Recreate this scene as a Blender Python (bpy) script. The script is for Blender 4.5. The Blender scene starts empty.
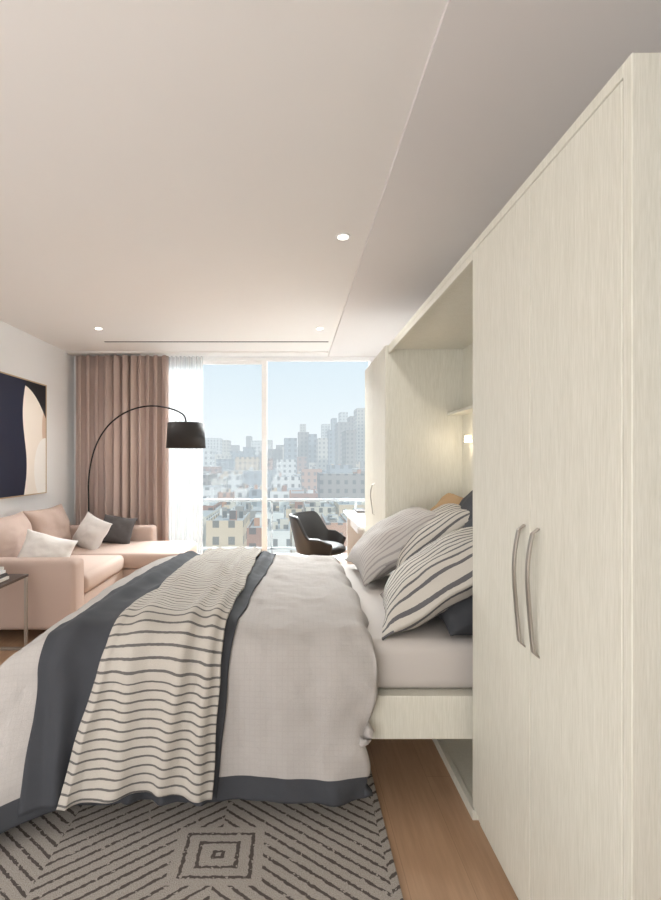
import bpy, bmesh, math, random
from mathutils import Vector, Matrix, noise
random.seed(4)
sc = bpy.context.scene
sc.view_settings.view_transform = 'Standard'
F = 490.0; CH = 1.38; VX, VY = 293.0, 460.0
CEIL = 2.75

def lin(c):
    c /= 255.0
    return c/12.92 if c <= 0.04045 else ((c+0.055)/1.055)**2.4
def C(r, g, b): return (lin(r), lin(g), lin(b), 1.0)
def W(px, py, d):   # real-world spot seen at that place of the photo, at depth d
    return Vector(((px-VX)*d/F, d, CH-(py-VY)*d/F))

# ---------------------------------------------------------------- nodes
def newmat(name):
    m = bpy.data.materials.new(name); m.use_nodes = True
    nt = m.node_tree
    return m, nt, nt.nodes['Principled BSDF']
def setin(nt, sock, v):
    if hasattr(v, 'links') or isinstance(v, bpy.types.NodeSocket): nt.links.new(v, sock)
    else: sock.default_value = v
def M(nt, op, a, b=None, c=None):
    n = nt.nodes.new('ShaderNodeMath'); n.operation = op
    setin(nt, n.inputs[0], a)
    if b is not None: setin(nt, n.inputs[1], b)
    if c is not None: setin(nt, n.inputs[2], c)
    return n.outputs[0]
def MIX(nt, f, a, b):
    n = nt.nodes.new('ShaderNodeMix'); n.data_type = 'RGBA'
    setin(nt, n.inputs[0], f); setin(nt, n.inputs[6], a); setin(nt, n.inputs[7], b)
    return n.outputs[2]
def COORD(nt, which='Object', scale=(1, 1, 1)):
    n = nt.nodes.new('ShaderNodeTexCoord'); o = n.outputs[which]
    if scale != (1, 1, 1):
        m = nt.nodes.new('ShaderNodeMapping'); m.inputs['Scale'].default_value = scale
        nt.links.new(o, m.inputs['Vector']); o = m.outputs[0]
    return o
def NOISE(nt, vec, scale, detail=3, rough=.5):
    n = nt.nodes.new('ShaderNodeTexNoise'); n.inputs['Scale'].default_value = scale
    n.inputs['Detail'].default_value = detail; n.inputs['Roughness'].default_value = rough
    nt.links.new(vec, n.inputs['Vector']); return n.outputs['Fac']
def SEP(nt, vec):
    n = nt.nodes.new('ShaderNodeSeparateXYZ'); nt.links.new(vec, n.inputs[0]); return n.outputs
def BUMP(nt, bs, h, strength=.2, dist=.01):
    n = nt.nodes.new('ShaderNodeBump'); n.inputs['Strength'].default_value = strength
    n.inputs['Distance'].default_value = dist
    nt.links.new(h, n.inputs['Height']); nt.links.new(n.outputs[0], bs.inputs['Normal'])
def dark(c, k): return (c[0]*k, c[1]*k, c[2]*k, 1)

def simple(name, col, rough=.6, nscale=8, var=.06, bump=0, metal=0, sheen=0, vec='Object', scl=(1, 1, 1)):
    m, nt, b = newmat(name)
    f = NOISE(nt, COORD(nt, vec, scl), nscale)
    setin(nt, b.inputs['Base Color'], MIX(nt, f, dark(col, 1-var), dark(col, 1+var)))
    b.inputs['Roughness'].default_value = rough; b.inputs['Metallic'].default_value = metal
    if sheen: b.inputs['Sheen Weight'].default_value = sheen
    if bump: BUMP(nt, b, f, bump)
    return m
def fabric(name, col, ws=350, bump=.25, var=.08):
    m, nt, b = newmat(name)
    o = COORD(nt)
    f = NOISE(nt, o, ws, 2); g = NOISE(nt, o, 4, 2)
    c1 = MIX(nt, f, dark(col, 1-var), dark(col, 1+var))
    setin(nt, b.inputs['Base Color'], MIX(nt, M(nt, 'MULTIPLY', g, .15), c1, dark(col, .8)))
    b.inputs['Roughness'].default_value = .9
    BUMP(nt, b, f, bump, .003)
    return m
def emit(name, col, s):
    m, nt, b = newmat(name)
    b.inputs['Base Color'].default_value = col
    b.inputs['Emission Color'].default_value = col; b.inputs['Emission Strength'].default_value = s
    return m

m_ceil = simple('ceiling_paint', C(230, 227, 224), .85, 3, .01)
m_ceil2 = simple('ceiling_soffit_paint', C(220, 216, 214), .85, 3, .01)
m_wall = simple('wall_paint', C(238, 238, 238), .85, 3, .01)
m_white = simple('white_lacquer', C(238, 238, 238), .4, 5, .01)
m_black = simple('black_leather', C(38, 36, 36), .45, 60, .15, .1)
m_blackmetal = simple('black_metal', C(28, 26, 26), .4, 20, .05, metal=.5)
m_steel = simple('brushed_steel', C(176, 170, 162), .4, 60, .05, metal=1)
m_sofa = fabric('blush_fabric', C(192, 170, 158), 300)
m_cwhite = fabric('white_cushion', C(226, 222, 218))
m_cdark = fabric('charcoal_cushion', C(88, 84, 84))
m_navy = fabric('slate_fabric', C(60, 62, 67), 300)
m_gold = fabric('ochre_fabric', C(176, 146, 110), 300)
m_sheet = fabric('sheet_cotton', C(200, 194, 189), 400, .1, .04)
m_paper = simple('paper', C(225, 220, 212), .8)
m_dwood = simple('dark_wood', C(70, 52, 42), .5)

# cabinet wood-grain
def cabinet_mat():
    m, nt, b = newmat('cream_wood_grain')
    f = NOISE(nt, COORD(nt, 'Object', (1, 1, .05)), 280, 3, .6)
    g = NOISE(nt, COORD(nt, 'Object', (1, 1, .10)), 30, 3)
    k = M(nt, 'ADD', M(nt, 'MULTIPLY', f, .8), M(nt, 'MULTIPLY', g, .2))
    k = M(nt, 'MULTIPLY_ADD', k, 2.4, -.7)
    n = nt.nodes.new('ShaderNodeClamp'); nt.links.new(k, n.inputs[0])
    setin(nt, b.inputs['Base Color'], MIX(nt, n.outputs[0], C(207, 205, 191), C(227, 225, 214)))
    b.inputs['Roughness'].default_value = .5
    BUMP(nt, b, f, .12, .003)
    return m
m_cab = cabinet_mat()

def floor_mat():
    m, nt, b = newmat('oak_planks')
    o = COORD(nt); s = SEP(nt, o)
    u = M(nt, 'DIVIDE', M(nt, 'ADD', s[0], .05), .21)
    row = M(nt, 'FLOOR', u)
    v = M(nt, 'ADD', M(nt, 'DIVIDE', s[1], 2.4), M(nt, 'MULTIPLY', row, .37))
    cell = M(nt, 'FLOOR', v)
    h = M(nt, 'FRACT', M(nt, 'MULTIPLY', M(nt, 'SINE', M(nt, 'ADD', M(nt, 'MULTIPLY', row, 12.9), M(nt, 'MULTIPLY', cell, 78.2))), 437.5))
    gr = NOISE(nt, COORD(nt, 'Object', (1, .06, 1)), 60, 5, .65)
    g2 = NOISE(nt, COORD(nt, 'Object', (1, .15, 1)), 12, 3)
    base = MIX(nt, h, C(166, 132, 104), C(180, 146, 117))
    gr2 = M(nt, 'MULTIPLY_ADD', gr, 2.2, -.7)
    cl = nt.nodes.new('ShaderNodeClamp'); nt.links.new(gr2, cl.inputs[0])
    c2 = MIX(nt, M(nt, 'MULTIPLY', cl.outputs[0], .6), base, C(122, 90, 66))
    c2 = MIX(nt, M(nt, 'MULTIPLY', g2, .4), c2, C(206, 176, 146))
    fu = M(nt, 'FRACT', u); fv = M(nt, 'FRACT', v)
    gap = M(nt, 'MAXIMUM', M(nt, 'LESS_THAN', fu, .01), M(nt, 'LESS_THAN', fv, .001))
    setin(nt, b.inputs['Base Color'], MIX(nt, M(nt, 'MULTIPLY', gap, .4), c2, C(90, 66, 48)))
    b.inputs['Roughness'].default_value = .42
    BUMP(nt, b, gr, .08, .002)
    return m
m_floor = floor_mat()

def rug_mat():
    m, nt, b = newmat('geometric_rug_weave')
    s = SEP(nt, COORD(nt))
    nz = NOISE(nt, COORD(nt), 60, 2); nz2 = NOISE(nt, COORD(nt), 260, 2)
    TX, TY = 1.15, .86
    def tile(c, off, T): return M(nt, 'SUBTRACT', M(nt, 'MULTIPLY', M(nt, 'FRACT', M(nt, 'ADD', M(nt, 'DIVIDE', M(nt, 'ADD', c, off), T), .5)), T), T/2)
    x = tile(s[0], .26, TX); y = tile(s[1], -1.70, TY)
    ax = M(nt, 'ABSOLUTE', x); ay = M(nt, 'ABSOLUTE', y)
    mx = M(nt, 'MAXIMUM', M(nt, 'MULTIPLY', ax, .8), ay)
    inside = M(nt, 'LESS_THAN', mx, .125)
    sg = M(nt, 'GREATER_THAN', x, 0)
    d1 = M(nt, 'ADD', M(nt, 'MULTIPLY', x, .60), M(nt, 'MULTIPLY', y, .80))
    d2 = M(nt, 'SUBTRACT', M(nt, 'MULTIPLY', x, .60), M(nt, 'MULTIPLY', y, .80))
    dd = M(nt, 'ADD', M(nt, 'MULTIPLY', sg, d1), M(nt, 'MULTIPLY', M(nt, 'SUBTRACT', 1, sg), d2))
    val = M(nt, 'ADD', M(nt, 'MULTIPLY', inside, mx), M(nt, 'MULTIPLY', M(nt, 'SUBTRACT', 1, inside), dd))
    val = M(nt, 'ADD', val, M(nt, 'MULTIPLY', nz, .014))
    fr = M(nt, 'ABSOLUTE', M(nt, 'SUBTRACT', M(nt, 'FRACT', M(nt, 'DIVIDE', val, .040)), .5))
    line = M(nt, 'LESS_THAN', fr, .13)
    line = M(nt, 'MULTIPLY', line, M(nt, 'GREATER_THAN', nz, .36))
    base = MIX(nt, nz2, C(128, 121, 114), C(200, 193, 185))
    setin(nt, b.inputs['Base Color'], MIX(nt, M(nt, 'MULTIPLY', line, .9), base, C(70, 62, 58)))
    b.inputs['Roughness'].default_value = .95
    BUMP(nt, b, M(nt, 'SUBTRACT', nz2, M(nt, 'MULTIPLY', line, .8)), .7, .01)
    return m
m_rug = rug_mat()

def stripe_mat(name, base, line, period, frac, axis=1, wob=.0):
    m, nt, b = newmat(name)
    uv = SEP(nt, COORD(nt, 'UV'))
    nz = NOISE(nt, COORD(nt), 300, 2); n2 = NOISE(nt, COORD(nt), 60, 2)
    v = M(nt, 'ADD', uv[axis], M(nt, 'MULTIPLY', n2, wob))
    fr = M(nt, 'FRACT', M(nt, 'DIVIDE', v, period))
    f = M(nt, 'LESS_THAN', fr, frac)
    bb = MIX(nt, nz, dark(base, .9), dark(base, 1.08))
    setin(nt, b.inputs['Base Color'], MIX(nt, M(nt, 'MULTIPLY', f, .9), bb, line))
    b.inputs['Roughness'].default_value = .92
    BUMP(nt, b, M(nt, 'ADD', nz, M(nt, 'MULTIPLY', f, -.8)), .35, .004)
    return m
m_blanket = stripe_mat('striped_knit', C(186, 180, 171), C(84, 82, 82), .033, .22, 1, .003)
m_pstripe = stripe_mat('striped_pillow_cotton', C(196, 191, 182), C(76, 76, 82), .044, .30, 0, .003)
m_pstripe2 = stripe_mat('fine_striped_cotton', C(190, 185, 180), C(154, 149, 148), .026, .3, 0, .003)

def duvet_mat():
    m, nt, b = newmat('duvet_linen')
    uv = SEP(nt, COORD(nt, 'UV')); nz = NOISE(nt, COORD(nt), 350, 2)
    hem = M(nt, 'LESS_THAN', uv[1], .085)
    n2 = NOISE(nt, COORD(nt), 9, 3)
    gx = M(nt, 'LESS_THAN', M(nt, 'FRACT', M(nt, 'MULTIPLY', uv[0], 48)), .16)
    gy = M(nt, 'LESS_THAN', M(nt, 'FRACT', M(nt, 'MULTIPLY', uv[1], 48)), .16)
    g = M(nt, 'MAXIMUM', gx, gy)
    base = MIX(nt, nz, C(174, 169, 165), C(188, 183, 179))
    base = MIX(nt, M(nt, 'MULTIPLY', g, .10), base, C(146, 141, 138))
    setin(nt, b.inputs['Base Color'], MIX(nt, hem, base, C(64, 66, 71)))
    b.inputs['Roughness'].default_value = .9
    BUMP(nt, b, M(nt, 'ADD', M(nt, 'MULTIPLY', nz, .15), n2), .5, .03)
    return m
m_duvet = duvet_mat()

def sheer_mat():
    m, nt, b = newmat('sheer_voile')
    out = nt.nodes['Material Output']
    d = nt.nodes.new('ShaderNodeBsdfDiffuse'); d.inputs[0].default_value = (.85, .85, .85, 1)
    t = nt.nodes.new('ShaderNodeBsdfTranslucent'); t.inputs[0].default_value = (.55, .55, .55, 1)
    tr = nt.nodes.new('ShaderNodeBsdfTransparent')
    a = nt.nodes.new('ShaderNodeMixShader'); a.inputs[0].default_value = .3
    nt.links.new(d.outputs[0], a.inputs[1]); nt.links.new(t.outputs[0], a.inputs[2])
    c = nt.nodes.new('ShaderNodeMixShader')
    nz = NOISE(nt, COORD(nt, 'Object', (1, 1, .02)), 40, 2)
    nt.links.new(M(nt, 'MULTIPLY', nz, .7), c.inputs[0])
    nt.links.new(a.outputs[0], c.inputs[1]); nt.links.new(tr.outputs[0], c.inputs[2])
    nt.links.new(c.outputs[0], out.inputs[0])
    return m
def glass_mat():
    m, nt, b = newmat('clear_glass')
    out = nt.nodes['Material Output']
    g = nt.nodes.new('ShaderNodeBsdfGlossy'); g.inputs['Roughness'].default_value = .02
    tr = nt.nodes.new('ShaderNodeBsdfTransparent'); tr.inputs[0].default_value = (.97, .985, .98, 1)
    c = nt.nodes.new('ShaderNodeMixShader'); c.inputs[0].default_value = .004
    nt.links.new(tr.outputs[0], c.inputs[1]); nt.links.new(g.outputs[0], c.inputs[2])
    nt.links.new(c.outputs[0], out.inputs[0])
    return m
m_glass = glass_mat()
m_curtain = fabric('mauve_drape_fabric', C(194, 174, 165), 300, .2)

# ---------------------------------------------------------------- mesh helpers
def link(o, parent=None):
    sc.collection.objects.link(o)
    if parent: o.parent = parent
    return o
def group(name):
    e = bpy.data.objects.new(name, None); e.empty_display_size = .1
    return link(e)
def meshobj(name, verts, faces, mat, parent=None, smooth=False, uvs=None):
    me = bpy.data.meshes.new(name); me.from_pydata([tuple(v) for v in verts], [], faces)
    if uvs:
        l = me.uv_layers.new(name='UVMap')
        for lp in me.loops: l.data[lp.index].uv = uvs[lp.vertex_index]
    if smooth:
        for p in me.polygons: p.use_smooth = True
    me.update()
    o = bpy.data.objects.new(name, me)
    if mat: me.materials.append(mat)
    return link(o, parent)
def box(name, x0, x1, y0, y1, z0, z1, mat, parent=None, bev=0, seg=3):
    v = [(x, y, z) for z in (z0, z1) for y in (y0, y1) for x in (x0, x1)]
    f = [(0, 2, 3, 1), (4, 5, 7, 6), (0, 1, 5, 4), (2, 6, 7, 3), (0, 4, 6, 2), (1, 3, 7, 5)]
    o = meshobj(name, v, f, mat, parent)
    if bev:
        b = o.modifiers.new('bev', 'BEVEL'); b.width = bev; b.segments = seg
        if bev > .01:
            for p in o.data.polygons: p.use_smooth = True
    return o
def cyl(name, p0, p1, r, mat, parent=None, r2=None, n=24, smooth=True):
    p0 = Vector(p0); p1 = Vector(p1); r2 = r if r2 is None else r2
    ax = (p1-p0).normalized(); t = Vector((1, 0, 0)) if abs(ax.x) < .9 else Vector((0, 1, 0))
    u = ax.cross(t).normalized(); w = ax.cross(u)
    vs = []
    for p, rr in ((p0, r), (p1, r2)):
        for i in range(n):
            a = 2*math.pi*i/n; vs.append(p+u*rr*math.cos(a)+w*rr*math.sin(a))
    fs = [(i, (i+1) % n, n+(i+1) % n, n+i) for i in range(n)]
    fs += [tuple(range(n-1, -1, -1)), tuple(range(n, 2*n))]
    o = meshobj(name, vs, fs, mat, parent)
    for p in o.data.polygons: p.use_smooth = smooth and len(p.vertices) == 4
    return o
def grid(name, fn, nu, nv, mat, parent=None, solid=0, uvf=None, off=-1):
    vs, uv = [], []
    for j in range(nv+1):
        for i in range(nu+1):
            u, v = i/nu, j/nv
            vs.append(fn(u, v)); uv.append(uvf(u, v) if uvf else (u, v))
    fs = [(j*(nu+1)+i, j*(nu+1)+i+1, (j+1)*(nu+1)+i+1, (j+1)*(nu+1)+i) for j in range(nv) for i in range(nu)]
    o = meshobj(name, vs, fs, mat, parent, True, uv)
    if solid:
        s = o.modifiers.new('sol', 'SOLIDIFY'); s.thickness = solid; s.offset = off
    return o
def tube(name, pts, r, mat, parent=None, flat=None):
    cu = bpy.data.curves.new(name, 'CURVE'); cu.dimensions = '3D'
    sp = cu.splines.new('NURBS'); sp.points.add(len(pts)-1)
    for i, p in enumerate(pts): sp.points[i].co = (*p, 1)
    sp.use_endpoint_u = True; sp.order_u = 3
    cu.bevel_depth = r; cu.bevel_resolution = 4; cu.use_fill_caps = True; sp.resolution_u = 8
    cu.materials.append(mat)
    o = bpy.data.objects.new(name, cu); link(o)
    dg = bpy.context.evaluated_depsgraph_get()
    me = bpy.data.meshes.new_from_object(o.evaluated_get(dg))
    bpy.data.objects.remove(o)
    for p in me.polygons: p.use_smooth = True
    return link(bpy.data.objects.new(name, me), parent)
def cushion(name, center, ua, va, w, h, t, mat, parent=None, flange=0, seed=0, sag=.05, n=28):
    ua = Vector(ua).normalized(); va = Vector(va); va = (va-ua*va.dot(ua)).normalized()
    nn = ua.cross(va); c = Vector(center)
    vs, uv, fs = [], [], []
    for side in (1, -1):
        for j in range(n+1):
            for i in range(n+1):
                u = -1+2*i/n; v = -1+2*j/n
                fu = max(0, (1-flange-abs(u))/(1-flange)); fv = max(0, (1-flange-abs(v))/(1-flange))
                pr = (1-(1-fu)**2.4)**.5*(1-(1-fv)**2.4)**.5
                x = u*w/2*(1-.09*(1-v*v)*abs(u)); y = v*h/2*(1-.09*(1-u*u)*abs(v))
                wr = noise.noise(Vector((u*2.2+seed, v*2.2, seed*1.7)))*.16*pr+noise.noise(Vector((u*5+seed, v*5, seed)))*.06*pr
                z = side*(t/2*(pr+wr)+.004)
                bend = -sag*(u*u*.3+v*v*.3)*w+.03*noise.noise(Vector((u*1.6+seed*3, v*1.6, 1)))*max(abs(u), abs(v))**3
                vs.append(c+ua*x+va*y+nn*(z+bend)); uv.append((x+w, y+h))
        off = 0 if side == 1 else (n+1)**2
        for j in range(n):
            for i in range(n):
                q = (off+j*(n+1)+i, off+j*(n+1)+i+1, off+(j+1)*(n+1)+i+1, off+(j+1)*(n+1)+i)
                fs.append(q if side == 1 else q[::-1])
    o2 = (n+1)**2
    rim = [i for i in range(n+1)]+[j*(n+1)+n for j in range(1, n+1)]+[n*(n+1)+i for i in range(n-1, -1, -1)]+[j*(n+1) for j in range(n-1, 0, -1)]
    for k in range(len(rim)):
        a, b = rim[k], rim[(k+1) % len(rim)]; fs.append((b, a, a+o2, b+o2))
    return meshobj(name, vs, fs, mat, parent, True, uv)

# ---------------------------------------------------------------- room shell
LX = -2.87; RX = 1.30; BY = 6.42; RY = -1.3; XS = .46
box('floor', LX-.1, RX+.1, RY-.1, BY+.1, -.12, 0, m_floor)
box('ceiling', LX-.1, XS, RY-.1, BY+.15, CEIL, CEIL+.3, m_ceil)
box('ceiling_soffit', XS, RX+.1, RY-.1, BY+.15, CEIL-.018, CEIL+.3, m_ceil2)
box('wall_left', LX-.1, LX, RY, BY, 0, CEIL, m_wall)
box('wall_right', RX, RX+.1, RY, BY, 0, CEIL-.018, m_wall)
box('wall_rear', LX, RX, RY-.1, RY, 0, CEIL-.018, m_wall)
box('wall_back_left', LX, -1.78, BY, BY+.12, 0, CEIL, m_wall)
box('wall_back_right', 1.06, RX, BY, BY+.12, 0, CEIL-.018, m_wall)
box('baseboard_left', LX, LX+.015, RY, BY, 0, .1, m_white, bev=.003)

w = group('window_1')
wz0, wz1 = 0.0, CEIL-.02
def fr(n, x0, x1, z0, z1, y0=BY+.0, y1=BY+.07): box(n, x0, x1, y0, y1, z0, z1, m_white, w, .004)
fr('frame_top', -1.78, 1.06, wz1-.05, wz1+.001); fr('sill', -1.78, 1.06, 0, .07)
fr('frame_left', -1.78, -1.72, .07, wz1-.05); fr('frame_right', 1.0, 1.06, .07, wz1-.05)
fr('mullion', -.41, -.34, .07, wz1-.05)
fr('sash_top', -1.72, -.41, wz1-.09, wz1-.05, BY+.02, BY+.06); fr('sash_bottom', -1.72, -.41, .07, .13, BY+.02, BY+.06)
box('glass_left', -1.72, -.41, BY+.037, BY+.043, .13, wz1-.09, m_glass, w)
box('glass_right', -.34, 1.0, BY+.037, BY+.043, .07, wz1-.05, m_glass, w)

# balcony
b = group('balcony')
m_conc = simple('balcony_concrete', C(205, 204, 202), .8, 10, .04)
box('slab', LX, 2.2, BY+.13, 7.36, -.2, -.02, m_conc, b)
m_rail = simple('rail_paint', C(160, 162, 164), .5, 10, .04)
box('top_rail', LX, 2.2, 7.28, 7.34, .76, .80, m_rail, b, .006)
box('bottom_rail', LX, 2.2, 7.29, 7.33, .04, .08, m_rail, b, .004)
for i in range(5):
    x = LX+.04+i*1.25; box('post_%d' % i, x, x+.03, 7.29, 7.33, -.02, .76, m_rail, b)
box('glass_panel', LX, 2.2, 7.308, 7.314, .08, .76, m_glass, b)

# curtains
def curt(u, v):
    x = -2.77+1.18*u; ph = u*11*2*math.pi
    a = .06*(1-.2*v); return Vector((x+.018*math.sin(ph*2), 6.25+a*math.sin(ph+.8*math.sin(u*9))+.012*noise.noise(Vector((u*20, v*2, 0))), .01+2.70*v))
grid('curtain', curt, 300, 10, m_curtain, None, .004)
def sheer(u, v):
    x = -1.60+.44*u; ph = u*8*2*math.pi
    return Vector((x, 6.30+.04*math.sin(ph), .01+2.70*v))
grid('sheer_curtain', sheer, 120, 6, sheer_mat())
box('trim_1', LX+.01, .44, 6.17, 6.36, CEIL-.02, CEIL+.001, m_ceil)

# recessed lights, slot
m_em = emit('lamp_glow', (1, .93, .82, 1), 9)
for (x, y) in ((.306, 3.0), (-2.02, 5.09), (.28, 5.09), (-1.9, 1.0)):
    g = group('recessed_downlight')
    cyl('ring', (x, y, CEIL-.006), (x, y, CEIL+.002), .045, m_white, g)
    cyl('lens', (x, y, CEIL-.008), (x, y, CEIL-.004), .030, m_em, g)
    l = bpy.data.lights.new('downlight_beam', 'SPOT'); l.energy = 34 if y < 4 else 64; l.spot_size = 2.4; l.spot_blend = 1; l.shadow_soft_size = .08; l.color = (1, .975, .945)
    lo = bpy.data.objects.new('downlight_beam', l); link(lo, g); lo.location = (x, y, CEIL-.03)
g = group('linear_air_diffuser')
box('slot', -2.18, .41, 5.66, 5.69, CEIL-.004, CEIL+.001, simple('slot_shadow', C(90, 86, 84), .8), g)
box('lip', -2.19, .42, 5.69, 5.70, CEIL-.006, CEIL+.001, m_white, g)

# ---------------------------------------------------------------- cabinet wall (fold-down bed)
cab = group('fold_down_bed_cabinet')
CX = .687; CB = 1.28; CT = 2.207
y0, y1, y2, y3 = .993, 1.875, 3.53, 4.53
def cb(n, *a, bev=.002): return box(n, *a, m_cab, cab, bev, 1)
cb('end_panel_near', CX, CB, y0, y0+.028, 0, CT)
cb('top_near', CX, CB, y0+.028, y1, CT-.03, CT)
cb('divider_near', CX+.0225, CB, y1-.022, y1, 0, CT-.03)
cb('plinth_near', CX+.02, CB, y0+.028, y1-.022, 0, .05)
cb('back_near', CB-.02, CB, y0+.028, y1-.022, .05, CT-.03)
ym = 1.420
cb('door_1', CX, CX+.022, y0+.031, ym-.002, .055, CT-.033)
cb('door_2', CX, CX+.022, ym+.002, y1, .055, CT-.033)
cb('header_top', CX, CB, y1, y2, CT-.03, CT)
cb('header_rail', CX, CX+.02, y1, y2, CT-.06, CT-.03)
cb('back_panel', CB-.06, CB-.02, y1, y2, .0, CT-.03)
cb('shelf', CB-.17, CB-.06, y1+.001, y2-.001, 1.70, 1.72)
cb('bottom_panel', CX+.025, CB-.06, y1, y2, 0, .035)
cb('side_far', CX, CB, y2, y2+.022, 0, CT)
cb('top_far', CX, CB, y2+.022, y3, CT-.03, CT)
cb('end_far', CX, CB, y3-.022, y3, 0, CT-.03)
cb('plinth_far', CX+.02, CB, y2+.022, y3-.022, 0, .05)
cb('door_3', CX-.022, CX, y2+.003, (y2+y3)/2-.0015, .03, CT)
cb('door_4', CX-.022, CX, (y2+y3)/2+.0015, y3, .03, CT)
cb('base_rail', CX, CX+.025, y1, y2, 0, .04)
def handle(n, y, x, z0=.825, z1=1.19):
    N = 24; vs = []; hw = .0075; th = .004
    for i in range(N+1):
        t = i/N; z = z1+(z0-z1)*t
        out = .010+.022*math.sin(math.pi*t)+.007*math.sin(2*math.pi*t+.4)
        yy = y-.006*math.sin(2*math.pi*t)
        if i in (0, N): out = -.004
        for (dy, dx) in ((-hw, -th), (hw, -th), (hw, th), (-hw, th)):
            vs.append((x-out+dx, yy+dy, z))
    fs = [(4*i+k, 4*i+(k+1) % 4, 4*i+4+(k+1) % 4, 4*i+4+k) for i in range(N) for k in range(4)]+[(3, 2, 1, 0), (4*N, 4*N+1, 4*N+2, 4*N+3)]
    o = meshobj(n, vs, fs, m_steel, cab); bb = o.modifiers.new('b', 'BEVEL'); bb.width = .002; bb.segments = 2
handle('handle_1', 1.372, CX); handle('handle_2', 1.455, CX)
handle('handle_3', 4.0, CX-.022, .93, 1.19)
s = group('reading_light')
cyl('stem', (CB-.062, 3.3, 1.52), (CB-.10, 3.3, 1.52), .012, m_steel, s)
cyl('head', (CB-.10, 3.3, 1.545), (CB-.10, 3.3, 1.50), .020, emit('warm_lamp', (1, .84, .62, 1), 7), s, .026)
l = bpy.data.lights.new('reading_glow', 'POINT'); l.energy = .6; l.color = (1, .84, .64); l.shadow_soft_size = .03
lo = bpy.data.objects.new('reading_glow', l); link(lo, s); lo.location = (CB-.16, 3.3, 1.5)

# ---------------------------------------------------------------- bed
bed = group('fold_down_bed')
box('platform', -.93, CB-.065, 1.92, 3.48, .285, .455, m_cab, bed, .004)
box('mattress', -.92, CB-.07, 1.95, 3.45, .455, .655, m_sheet, bed, .05, 4)
box('foot_leg_near', -.85, -.80, 2.0, 2.06, .014, .285, m_steel, bed)
box('foot_leg_far', -.85, -.80, 3.34, 3.4, 0, .285, m_steel, bed)
box('base_box', .95, CB-.065, 1.93, 3.47, .04, .285, m_cab, bed)

def over(t, r, flare):
    if t <= 0: return 0, 0
    q = r*math.pi/2
    if t < q: return r*math.sin(t/r), r*(1-math.cos(t/r))
    e = t-q; return r+flare*e, r+e*math.sqrt(1-flare*flare)
TOP = .705
NY0, NR = 2.03, .15
FX0, FR = -.78, .50
def sm(t): t = max(0, min(1, t)); return t*t*(3-2*t)
def base_pt(a, b):
    x, y, dx, dy = a, b, 0, 0
    if a < FX0:
        o_, dx = over(FX0-a, FR, .45); x = FX0-o_
    elif a > .25:
        o_, dx = over(a-.25, .07, 0); x = .25+o_
    if b < NY0:
        o_, dy = over(NY0-b, NR, .10); y = NY0-o_
    elif b > 3.40:
        o_, dy = over(b-3.40, .11, .1); y = 3.40+o_
    d = (abs(dx)**5+abs(dy)**5)**.2
    hang = sm((dy-.1)/.5) if b < NY0 else 0
    y -= hang*(.016*math.sin(a*7+1)+.034*noise.noise(Vector((a*4, 3, b*.8))))
    ft = sm((-.80-a)/.5)
    y -= hang*.28*ft
    rt = sm((a-.05)/.3)
    if b < NY0: x -= rt*.045*sm((dy-.12)/.3)
    z = TOP-d-hang*.05*ft
    z += .016*math.sin(max(0, min(1, (b-2.0)/1.4))*math.pi)
    wr = .016*noise.noise(Vector((a*3.2, b*3.2, 0)))+.010*noise.noise(Vector((a*8+4, b*6, 2)))+.005*noise.noise(Vector((a*17, b*15, 5)))
    wr += .007*rt*math.sin(b*23+3*noise.noise(Vector((a*5, b*2, 9))))
    # soft drag wrinkles fanning over the near edge
    wr += .005*sm((a+.25)/.15)*math.sin((a*1.0+b*.5)*34+4*noise.noise(Vector((a*3, b*3, 4))))*noise.noise(Vector((a*2.5, b*2.5, 11)))*2
    return Vector((x, y, z)), wr
def S(a, b, off=0):
    e = .006
    p, wr = base_pt(a, b)
    pa, _ = base_pt(a+e, b); pb, _ = base_pt(a, b+e)
    n = (pa-p).cross(pb-p)
    n = n.normalized() if n.length > 1e-9 else Vector((0, 0, 1))
    q = p+n*(off+wr+.008)
    q.z = max(q.z, .025+off*.3)
    return q
BN = NY0-(NR*math.pi/2)-.455   # near hem arc coordinate
BF = 3.40+.17+.15
AL = FX0-.78-.18
def duv(u, v):
    a = AL+(.36-AL)*u; b_ = BN+(BF-BN)*v
    return S(a, b_)
grid('duvet', duv, 160, 220, m_duvet, bed, .035, lambda u, v: (AL+(.36-AL)*u, (BF-BN)*v))
# throws
def lerp(p, tab):
    for i in range(len(tab)-1):
        if p <= tab[i+1][0]:
            t = (p-tab[i][0])/(tab[i+1][0]-tab[i][0]); t = max(0, t)
            return [tab[i][k]+(tab[i+1][k]-tab[i][k])*t for k in (1, 2)]
    return list(tab[-1][1:])
tabD = [(BN, -.985, -.29), (1.9, -.97, -.235), (2.6, -.88, -.17), (3.4, -.79, -.12), (3.9, -.78, -.12)]
tabS = [(BN, -.875, -.305), (1.9, -.71, -.265), (2.6, -.645, -.235), (3.4, -.60, -.225), (3.9, -.60, -.22)]
def foldv(u, b_, k, sd):
    s_ = math.sin(u*k+2.4*noise.noise(Vector((u*2.5, b_*1.3, sd)))+1.2*b_+sd)
    return (.5+.5*s_)**1.4
def patch(tab, off, amp, k, b0, sd):
    def f(u, v):
        b_ = b0+(BF-.02-b0)*v
        l, r = lerp(b_, tab)
        a = l+(r-l)*u
        e = min(1, min(u, 1-u)*14)
        hangk = max(0, min(1, (NY0-b_)/.5))
        extra = amp*(.65+.5*hangk)*foldv(u, b_, k, sd)*e
        a += .016*noise.noise(Vector((b_*4, sd, 0)))
        return S(a, b_+.014*math.sin(u*5+sd)*(1-v)**3, off+extra)
    return f
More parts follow.
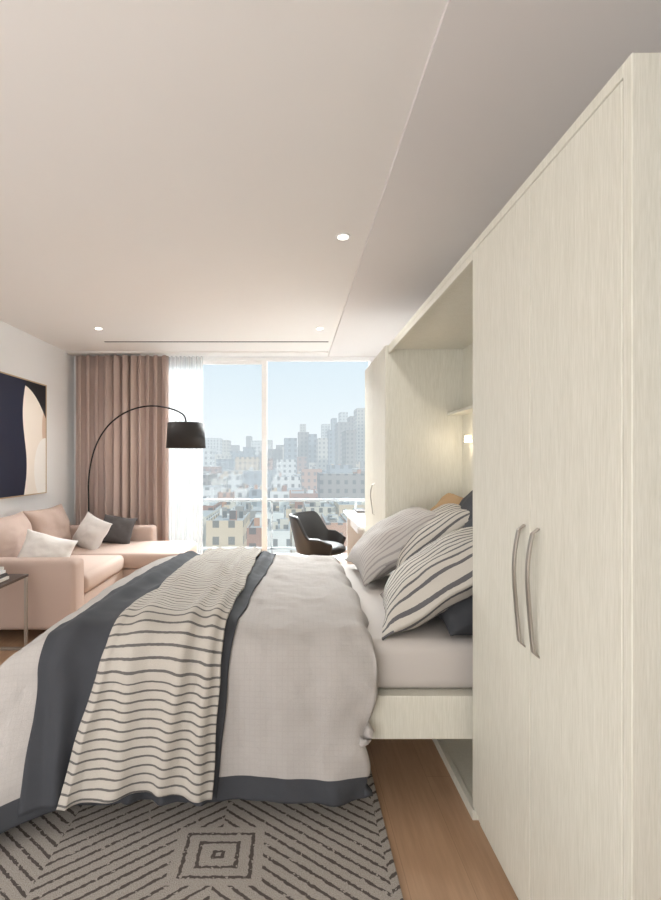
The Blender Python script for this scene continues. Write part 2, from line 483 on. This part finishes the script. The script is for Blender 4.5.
def puv(tab, b0, k=0, sd=0):
    def f(u, v):
        b_ = b0+(BF-.02-b0)*v; l, r = lerp(b_, tab)
        w_ = .003*foldv(u, b_, k, sd) if k else 0
        return (u*(r-l), b_-b0+.02+w_+.02*u)
    return f
grid('throw_slate', patch(tabD, .010, .030, 32, BN+.02, 1), 120, 180, m_navy, bed, .008, puv(tabD, BN+.03))
grid('blanket_striped', patch(tabS, .046, .026, 21, BN+.04, 5), 120, 190, m_blanket, bed, .010, puv(tabS, BN+.05, 21, 5))

# pillows
def pil(n, c, tilt, w_, h_, t_, mat, sd, fl=0, yaw=0):
    ua = Vector((math.sin(yaw), math.cos(yaw), 0)); va = Vector((math.cos(tilt)*math.cos(yaw), -math.cos(tilt)*math.sin(yaw), math.sin(tilt)))
    return cushion(n, c, -ua, va, w_, h_, t_, mat, bed, fl, sd)
pil('pillow_base_near', (.89, 2.22, .79), .32, .58, .58, .22, m_navy, 1)
pil('pillow_base_far', (.93, 3.06, .755), .06, .66, .46, .17, m_sheet, 2)
pil('pillow_striped', (.69, 2.27, .865), .60, .68, .70, .22, m_pstripe, 3, .06, .16)
pil('pillow_slate', (.94, 2.44, .97), .8, .62, .46, .14, m_navy, 8)
pil('pillow_linen', (.64, 3.06, .885), .58, .66, .66, .24, m_pstripe2, 4, .05, -.05)
pil('pillow_striped_rear', (.80, 2.88, .95), .62, .60, .60, .15, m_pstripe, 7, .06, .0)
pil('pillow_ochre', (.96, 3.12, 1.02), .9, .5, .36, .12, m_gold, 6)
pil('pillow_slate_rear', (1.02, 2.72, 1.06), 1.0, .6, .40, .14, m_navy, 9)

# ---------------------------------------------------------------- rug
rg = box('area_rug', -1.9, .345, .75, 2.75, .0, .012, m_rug, None, .004)

# ---------------------------------------------------------------- sofa
sofa = group('sectional_sofa')
def sb(n, *a, bev=.04): return box(n, *a, m_sofa, sofa, bev, 4)
SX0 = LX+.05; SXF = -1.66; SY0, SY1 = 3.72, 5.86
sb('base', SX0, SXF-.02, SY0+.02, SY1-.02, .08, .30, bev=.02)
sb('chaise_base', SXF-.1, -1.13, 4.84, SY1-.02, .08, .30, bev=.02)
sb('arm_near', SX0, SXF, SY0, SY0+.20, .08, .61)
sb('arm_far', SX0, -1.62, SY1-.2, SY1, .08, .61)
sb('back', SX0, SX0+.20, SY0+.2, SY1-.2, .08, .72)
sb('seat_cushion', SX0+.2, SXF+.01, SY0+.205, 4.82, .30, .455, bev=.05)
sb('chaise_cushion', SX0+.2, -1.10, 4.83, SY1-.205, .30, .455, bev=.05)
def bc(n, c, w_, sd): return cushion(n, c, (0, 1, 0), (-.22, 0, 1), w_, .47, .24, m_sofa, sofa, 0, sd)
bc('back_cushion_1', (SX0+.33, 4.29, .67), .74, 11); bc('back_cushion_2', (SX0+.33, 5.03, .67), .72, 12)
for i, (x, y) in enumerate(((SX0+.06, SY0+.06), (SXF-.08, SY0+.06), (SX0+.06, SY1-.06), (-1.19, SY1-.08), (-1.19, 4.9))):
    cyl('leg_%d' % i, (x, y, 0), (x, y, .085), .02, m_dwood, sofa)
cushion('throw_cushion', (-2.10, 4.17, .595), (.8, .25, -.25), (-.15, .35, .6), .42, .34, .14, m_cwhite, None, 0, 3)
cushion('throw_cushion.001', (-2.16, 5.22, .60), (.7, -.5, -.2), (-.1, .45, .7), .44, .38, .15, m_cwhite, None, 0, 5)
cushion('throw_cushion.002', (-1.98, 5.50, .595), (.9, -.1, -.1), (0, .35, .7), .40, .34, .14, m_cdark, None, 0, 7)

# side table
st = group('side_table')
tx0, tx1, ty0, ty1 = -2.45, -1.93, 3.15, 3.58
box('top', tx0, tx1, ty0, ty1, .53, .55, m_dwood, st, .003)
for i, y in enumerate((ty0+.01, ty1-.03)):
    box('leg_r%d' % i, tx1-.02, tx1, y, y+.02, 0.02, .53, m_steel, st, .002)
    box('leg_l%d' % i, tx0, tx0+.02, y, y+.02, 0.02, .53, m_steel, st, .002)
    box('foot_%d' % i, tx0, tx1, y, y+.02, 0, .02, m_steel, st, .002)
bk = group('book_stack')
for i in range(4):
    box('book_%d' % i, -2.34+.01*i, -1.98-.012*i, 3.2+.01*i, 3.42, .55+.022*i, .57+.022*i, [m_paper, m_cdark, m_white, m_paper][i], bk, .002)

# ---------------------------------------------------------------- artwork
art = group('framed_artwork')
ay0, ay1, az0, az1 = 4.70, 5.64, 1.0, 2.24
def artmat():
    m, nt, b_ = newmat('abstract_print')
    s_ = SEP(nt, COORD(nt))
    u = M(nt, 'DIVIDE', M(nt, 'SUBTRACT', s_[1], ay0), ay1-ay0); v = M(nt, 'DIVIDE', M(nt, 'SUBTRACT', s_[2], az0), az1-az0)
    wave = M(nt, 'MULTIPLY', M(nt, 'SINE', M(nt, 'MULTIPLY', v, 6.5)), .05)
    edge = M(nt, 'ADD', M(nt, 'MULTIPLY_ADD', v, .04, .50), wave)
    right = M(nt, 'GREATER_THAN', u, edge)
    def blob(cu, cv, k, r):
        d_ = M(nt, 'SQRT', M(nt, 'ADD', M(nt, 'POWER', M(nt, 'ABSOLUTE', M(nt, 'SUBTRACT', u, cu)), 2), M(nt, 'POWER', M(nt, 'MULTIPLY', M(nt, 'ABSOLUTE', M(nt, 'SUBTRACT', v, cv)), k), 2)))
        return M(nt, 'LESS_THAN', d_, r)
    peach = blob(1.15, .60, .8, .25); white = blob(.98, .22, .9, .26)
    blackarc = M(nt, 'GREATER_THAN', v, M(nt, 'MULTIPLY_ADD', M(nt, 'POWER', M(nt, 'ABSOLUTE', M(nt, 'SUBTRACT', u, .45)), 2), -.9, .95))
    c = MIX(nt, right, C(16, 22, 48), C(240, 230, 218))
    c = MIX(nt, M(nt, 'MULTIPLY', right, peach), c, C(214, 188, 168))
    c = MIX(nt, M(nt, 'MULTIPLY', right, white), c, C(244, 240, 234))
    c = MIX(nt, M(nt, 'MULTIPLY', blackarc, right), c, C(22, 22, 28))
    setin(nt, b_.inputs['Base Color'], c); b_.inputs['Roughness'].default_value = .6
    return m
m_fr = simple('walnut_frame', C(190, 166, 136), .5, 20, .1)
box('print', LX+.012, LX+.03, ay0+.012, ay1-.012, az0+.012, az1-.012, artmat(), art)
box('backing', LX, LX+.012, ay0+.01, ay1-.01, az0+.01, az1-.01, m_dwood, art)
box('frame_bottom', LX, LX+.035, ay0, ay1, az0, az0+.012, m_fr, art); box('frame_top', LX, LX+.035, ay0, ay1, az1-.012, az1, m_fr, art)
box('frame_l', LX, LX+.035, ay0, ay0+.012, az0+.012, az1-.012, m_fr, art); box('frame_r', LX, LX+.035, ay1-.012, ay1, az0+.012, az1-.012, m_fr, art)

# ---------------------------------------------------------------- arc lamp
al = group('arc_floor_lamp')
bx, by = -2.50, 6.00
cyl('base', (bx, by, 0), (bx, by, .04), .12, m_blackmetal, al, n=40)
top = W(186, 420, 5.35)
pts = [Vector((bx, by, .03)), Vector((bx, by, .9)), W(88, 478, 5.98), W(94, 447, 5.92), W(108, 424, 5.83), W(128, 410, 5.72), W(150, 405, 5.6), W(170, 408, 5.48), W(182, 413, 5.38), Vector((top.x, top.y, top.z+.02)), Vector((top.x, top.y, top.z-.03))]
tube('arm', pts, .009, m_blackmetal, al)
m_shade = simple('black_shade', C(34, 30, 28), .7, 60, .1)
zt, zb = W(0, 423, 5.35).z, W(0, 448, 5.35).z
n = 48; vs = []
for z, r in ((zb, .212), (zt, .195)):
    for i in range(n): vs.append((top.x+r*math.cos(2*math.pi*i/n), top.y+r*math.sin(2*math.pi*i/n), z))
sh = meshobj('shade', vs, [(i, (i+1) % n, n+(i+1) % n, n+i) for i in range(n)], m_shade, al, True)
s_ = sh.modifiers.new('s', 'SOLIDIFY'); s_.thickness = .006
cyl('shade_top', (top.x, top.y, zt-.012), (top.x, top.y, zt-.004), .192, m_shade, al, n=48)
cyl('bulb', (top.x, top.y, zb+.06), (top.x, top.y, zt-.012), .03, m_white, al)

# ---------------------------------------------------------------- desk + chair
dk = group('desk')
box('top', .62, 1.28, 4.56, 6.05, .73, .76, m_white, dk, .003)
box('panel_near', .66, 1.28, 4.58, 4.61, 0, .73, m_white, dk, .002)
box('panel_far', .66, 1.28, 5.98, 6.01, 0, .73, m_white, dk, .002)
box('drawer', .70, 1.26, 5.3, 5.97, .58, .73, m_white, dk, .003)
nb = group('notebook_stack')
box('lower', .70, .92, 5.5, 5.8, .76, .785, m_paper, nb, .002); box('upper', .72, .9, 5.52, 5.76, .785, .805, m_cdark, nb, .002)

ch = group('swivel_armchair')
cx, cy = .31, 5.28; face = math.radians(-20); KS = 1.12
def shell(u, v):
    th = (u-.5)*2*math.radians(128)
    k = abs(u-.5)*2
    hmax = .37 if k < .42 else .37-(.37-.15)*sm((k-.42)/.25)
    hmax -= .06*max(0, (k-.8)/.2)
    z = .40+(hmax+.02)*v
    r = (.24+.05*v+.03*(1-k)*v)*KS
    fx = math.cos(math.pi+th)*r; fy = math.sin(math.pi+th)*r*1.12
    X = fx*math.cos(face)-fy*math.sin(face); Y = fx*math.sin(face)+fy*math.cos(face)
    return Vector((cx+X, cy+Y, z))
grid('shell', shell, 60, 14, m_black, ch, .035)
def seatf(u, v):
    a = 2*math.pi*u; t = v*math.pi
    r = .26*max(0, math.sin(t))**.5; return Vector((cx+r*math.cos(a), cy+r*math.sin(a), .43+.06*math.cos(t)))
grid('seat', seatf, 40, 14, m_black, ch)
cyl('post', (cx, cy, .07), (cx, cy, .39), .025, m_steel, ch)
for i in range(5):
    a = i*2*math.pi/5+.3; e = (cx+.27*math.cos(a), cy+.27*math.sin(a))
    tube('star_%d' % i, [Vector((cx, cy, .10)), Vector(((cx+e[0])/2, (cy+e[1])/2, .085)), Vector((*e, .06))], .014, m_steel, ch)
    cyl('caster_%d' % i, (e[0]-.012, e[1], .026), (e[0]+.012, e[1], .026), .026, m_black, ch)

# ---------------------------------------------------------------- city
def bmat(name, col, win, h, sx=3.2, sz=3.4):
    m, nt, b_ = newmat(name)
    out = nt.nodes['Material Output']
    g = nt.nodes.new('ShaderNodeNewGeometry')
    p = SEP(nt, g.outputs['Position']); nr = SEP(nt, g.outputs['Normal'])
    u = M(nt, 'FRACT', M(nt, 'DIVIDE', M(nt, 'ADD', M(nt, 'ADD', p[0], p[1]), 5000), sx))
    v = M(nt, 'FRACT', M(nt, 'DIVIDE', M(nt, 'ADD', p[2], 500), sz))
    wu = M(nt, 'MULTIPLY', M(nt, 'GREATER_THAN', u, .3), M(nt, 'LESS_THAN', u, .72))
    wv = M(nt, 'MULTIPLY', M(nt, 'GREATER_THAN', v, .3), M(nt, 'LESS_THAN', v, .78))
    side = M(nt, 'LESS_THAN', M(nt, 'ABSOLUTE', nr[2]), .5)
    f = M(nt, 'MULTIPLY', M(nt, 'MULTIPLY', wu, wv), side)
    nz = NOISE(nt, g.outputs['Position'], .15, 3)
    wall = MIX(nt, nz, dark(col, .85), dark(col, 1.12))
    wall = MIX(nt, side, C(184, 182, 180), wall)
    c = MIX(nt, M(nt, 'MULTIPLY', f, .8), wall, win)
    setin(nt, b_.inputs['Base Color'], c); b_.inputs['Roughness'].default_value = .9
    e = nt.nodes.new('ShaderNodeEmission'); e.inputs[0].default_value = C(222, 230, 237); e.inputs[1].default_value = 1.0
    mx = nt.nodes.new('ShaderNodeMixShader'); mx.inputs[0].default_value = h  # distance haze painted into the material as a pale glow
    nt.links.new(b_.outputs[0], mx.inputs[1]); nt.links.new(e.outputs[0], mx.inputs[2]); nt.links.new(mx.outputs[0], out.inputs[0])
    return m
GZ = -34
cols = [C(188, 140, 114), C(206, 198, 186), C(146, 140, 136), C(206, 184, 158), C(222, 221, 218), C(160, 118, 102), C(142, 150, 158)]
mats, mi = [], {}
cv, cf, cm = [], [], []
def cbox(x0, x1, y0, y1, z1, ci, z0=GZ):
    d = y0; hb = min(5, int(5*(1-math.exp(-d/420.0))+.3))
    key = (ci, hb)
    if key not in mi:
        h = [.12, .28, .46, .60, .68, .76][hb]  # share of painted haze per distance band
        mi[key] = len(mats); mats.append(bmat('hazed_facade_%d_%d' % key, cols[ci], C(62, 68, 76), h, (1.7+ci*.15)*(1+hb*.5), (2.2+.1*ci)*(1+hb*.4)))
    o = len(cv)
    cv.extend([(x, y, z) for z in (z0, z1) for y in (y0, y1) for x in (x0, x1)])
    for f in [(4, 5, 7, 6), (0, 1, 5, 4), (2, 6, 7, 3), (0, 4, 6, 2), (1, 3, 7, 5)]:
        cf.append(tuple(o+i for i in f)); cm.append(mi[key])
def cpx(xa, xb, yt, d, dep, ci):
    x0 = (xa-VX)*d/F; x1 = (xb-VX)*d/F; z1 = CH-(yt-VY)*d/F
    cbox(x0, x1, d, d+dep, z1, ci)
    if d < 400:   # parapet, roof bulkheads, water tank
        t = .4
        cbox(x0, x1, d, d+t, z1+.7, ci, z1); cbox(x0, x0+t, d+t, d+dep, z1+.7, ci, z1); cbox(x1-t, x1, d+t, d+dep, z1+.7, ci, z1)
        for k in range(3):
            rx = random.uniform(x0+.5, x1-2.5); ry = d+dep*random.uniform(.2, .7); rw = random.uniform(1, 2.6)
            cbox(rx, rx+rw, ry, ry+rw, z1+random.uniform(1, 3), random.randrange(7), z1)
# foreground blocks
for a in [(150, 206, 520, 105, 20, 1), (206, 243, 524, 100, 16, 3), (246, 264, 531, 108, 18, 5), (266, 290, 534, 112, 18, 4), (292, 322, 536, 112, 20, 1), (326, 350, 526, 104, 18, 0), (353, 420, 520, 110, 18, 1),
          (190, 213, 508, 150, 18, 5), (215, 233, 511, 148, 22, 4), (235, 262, 513, 158, 22, 2), (266, 284, 515, 150, 18, 4), (286, 303, 511, 155, 18, 3), (305, 336, 509, 162, 20, 1), (339, 380, 507, 155, 20, 3),
          (160, 214, 489, 215, 30, 4), (217, 232, 494, 225, 26, 0), (234, 247, 490, 235, 26, 4), (249, 268, 491, 220, 30, 6), (270, 289, 493, 222, 26, 4), (291, 318, 495, 215, 26, 5), (320, 372, 475, 240, 30, 2),
          (180, 208, 476, 320, 40, 2), (211, 226, 480, 330, 40, 1), (228, 240, 476, 330, 36, 4), (243, 270, 472, 340, 50, 6), (272, 300, 478, 320, 40, 4), (302, 322, 470, 350, 40, 0), (330, 352, 466, 380, 40, 6)]:
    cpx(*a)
# skyline towers
for a in [(200, 212, 448, 620), (216, 229, 459, 560), (230, 240, 451, 700), (243, 253, 447, 760), (255, 268, 459, 600), (268, 282, 449, 680), (284, 297, 438, 640), (298, 309, 432, 720), (309, 317, 434, 690), (318, 328, 438, 640), (329, 339, 430, 800),
          (338, 350, 422, 700), (350, 358, 416, 900), (357, 372, 408, 820), (372, 386, 412, 760), (205, 220, 438, 1100), (262, 272, 440, 1200), (276, 284, 445, 1100), (340, 348, 412, 1250), (322, 330, 424, 1300), (188, 200, 430, 900), (346, 356, 430, 560), (300, 306, 424, 1250), (222, 228, 440, 900), (246, 251, 436, 1300), (332, 337, 418, 1200)]:
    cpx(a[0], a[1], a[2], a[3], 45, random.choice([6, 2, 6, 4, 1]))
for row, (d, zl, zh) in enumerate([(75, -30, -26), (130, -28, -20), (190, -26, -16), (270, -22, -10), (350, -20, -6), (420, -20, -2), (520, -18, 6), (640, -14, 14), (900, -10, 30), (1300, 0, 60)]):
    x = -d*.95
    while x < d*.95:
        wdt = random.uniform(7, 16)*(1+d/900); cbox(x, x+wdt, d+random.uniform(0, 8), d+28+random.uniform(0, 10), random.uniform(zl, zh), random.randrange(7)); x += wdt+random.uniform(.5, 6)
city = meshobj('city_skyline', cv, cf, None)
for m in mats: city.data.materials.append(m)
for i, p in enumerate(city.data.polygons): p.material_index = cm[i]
gm = bmat('hazed_street_asphalt', C(150, 150, 150), C(150, 150, 150), .3)  # asphalt with the same haze glow mixed in
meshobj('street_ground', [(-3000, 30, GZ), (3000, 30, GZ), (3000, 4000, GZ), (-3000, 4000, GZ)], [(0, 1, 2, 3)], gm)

# ---------------------------------------------------------------- world + lights
wd = bpy.data.worlds.new('sky'); sc.world = wd; wd.use_nodes = True
nt = wd.node_tree; bg = nt.nodes['Background']
tc = nt.nodes.new('ShaderNodeTexCoord'); s3 = SEP(nt, tc.outputs['Generated'])
cr = nt.nodes.new('ShaderNodeValToRGB'); nt.links.new(s3[2], cr.inputs[0])
cr.color_ramp.elements[0].position = 0; cr.color_ramp.elements[0].color = C(240, 244, 247)
cr.color_ramp.elements[1].position = .5; cr.color_ramp.elements[1].color = C(190, 214, 238)
e = cr.color_ramp.elements.new(.2); e.color = C(218, 231, 241)
nt.links.new(cr.outputs[0], bg.inputs[0]); bg.inputs[1].default_value = 1.15

def area(name, loc, tgt, sx, sy, power, col=(1, 1, 1)):
    l = bpy.data.lights.new(name, 'AREA'); l.shape = 'RECTANGLE'; l.size = sx; l.size_y = sy; l.energy = power; l.color = col
    o = bpy.data.objects.new(name, l); link(o); o.location = loc
    o.rotation_euler = (Vector(tgt)-Vector(loc)).to_track_quat('-Z', 'Y').to_euler(); return o
area('fill_light_rear', (-1.3, -1.1, 1.6), (-1.3, 5, 1.7), 2.4, 2.0, 22, (1, .985, .97))  # added fill behind the camera, no fixture of the room
area('fill_light_side', (-2.75, .5, 1.5), (1, 2.2, 1.4), 1.8, 2.0, 15, (1, .99, .975))  # added fill out of view on the left, brightens the cabinet doors
area('fill_light_up', (-1.3, -.6, .8), (-.9, 3.4, 2.75), 2.0, 1.2, 36, (1, .985, .97))  # added fill behind the camera, aimed up to brighten the ceiling
area('daylight_fill', (-.5, 9.6, 4.55), (-.9, 2.0, 1.0), 4.5, 2, 2300, (.98, .99, 1))  # added outside above the view, strengthens daylight through the window
sun = bpy.data.lights.new('sun_lamp', 'SUN'); sun.energy = 3.0; sun.angle = .03; sun.color = (1, .97, .93)
so = bpy.data.objects.new('sun_lamp', sun); link(so); so.location = (0, -5, 20); so.rotation_euler = Vector((-.55, .75, -.7)).to_track_quat('-Z', 'Y').to_euler()

cam = bpy.data.cameras.new('camera'); co = bpy.data.objects.new('camera', cam); link(co)
co.location = (0, 0, CH); co.rotation_euler = (math.radians(90), 0, 0)
cam.sensor_width = 36; cam.sensor_fit = 'AUTO'; cam.lens = 36*F/900
cam.shift_x = (330.5-VX)/900; cam.shift_y = (VY-450)/900
cam.clip_start = .05; cam.clip_end = 6000
sc.camera = co
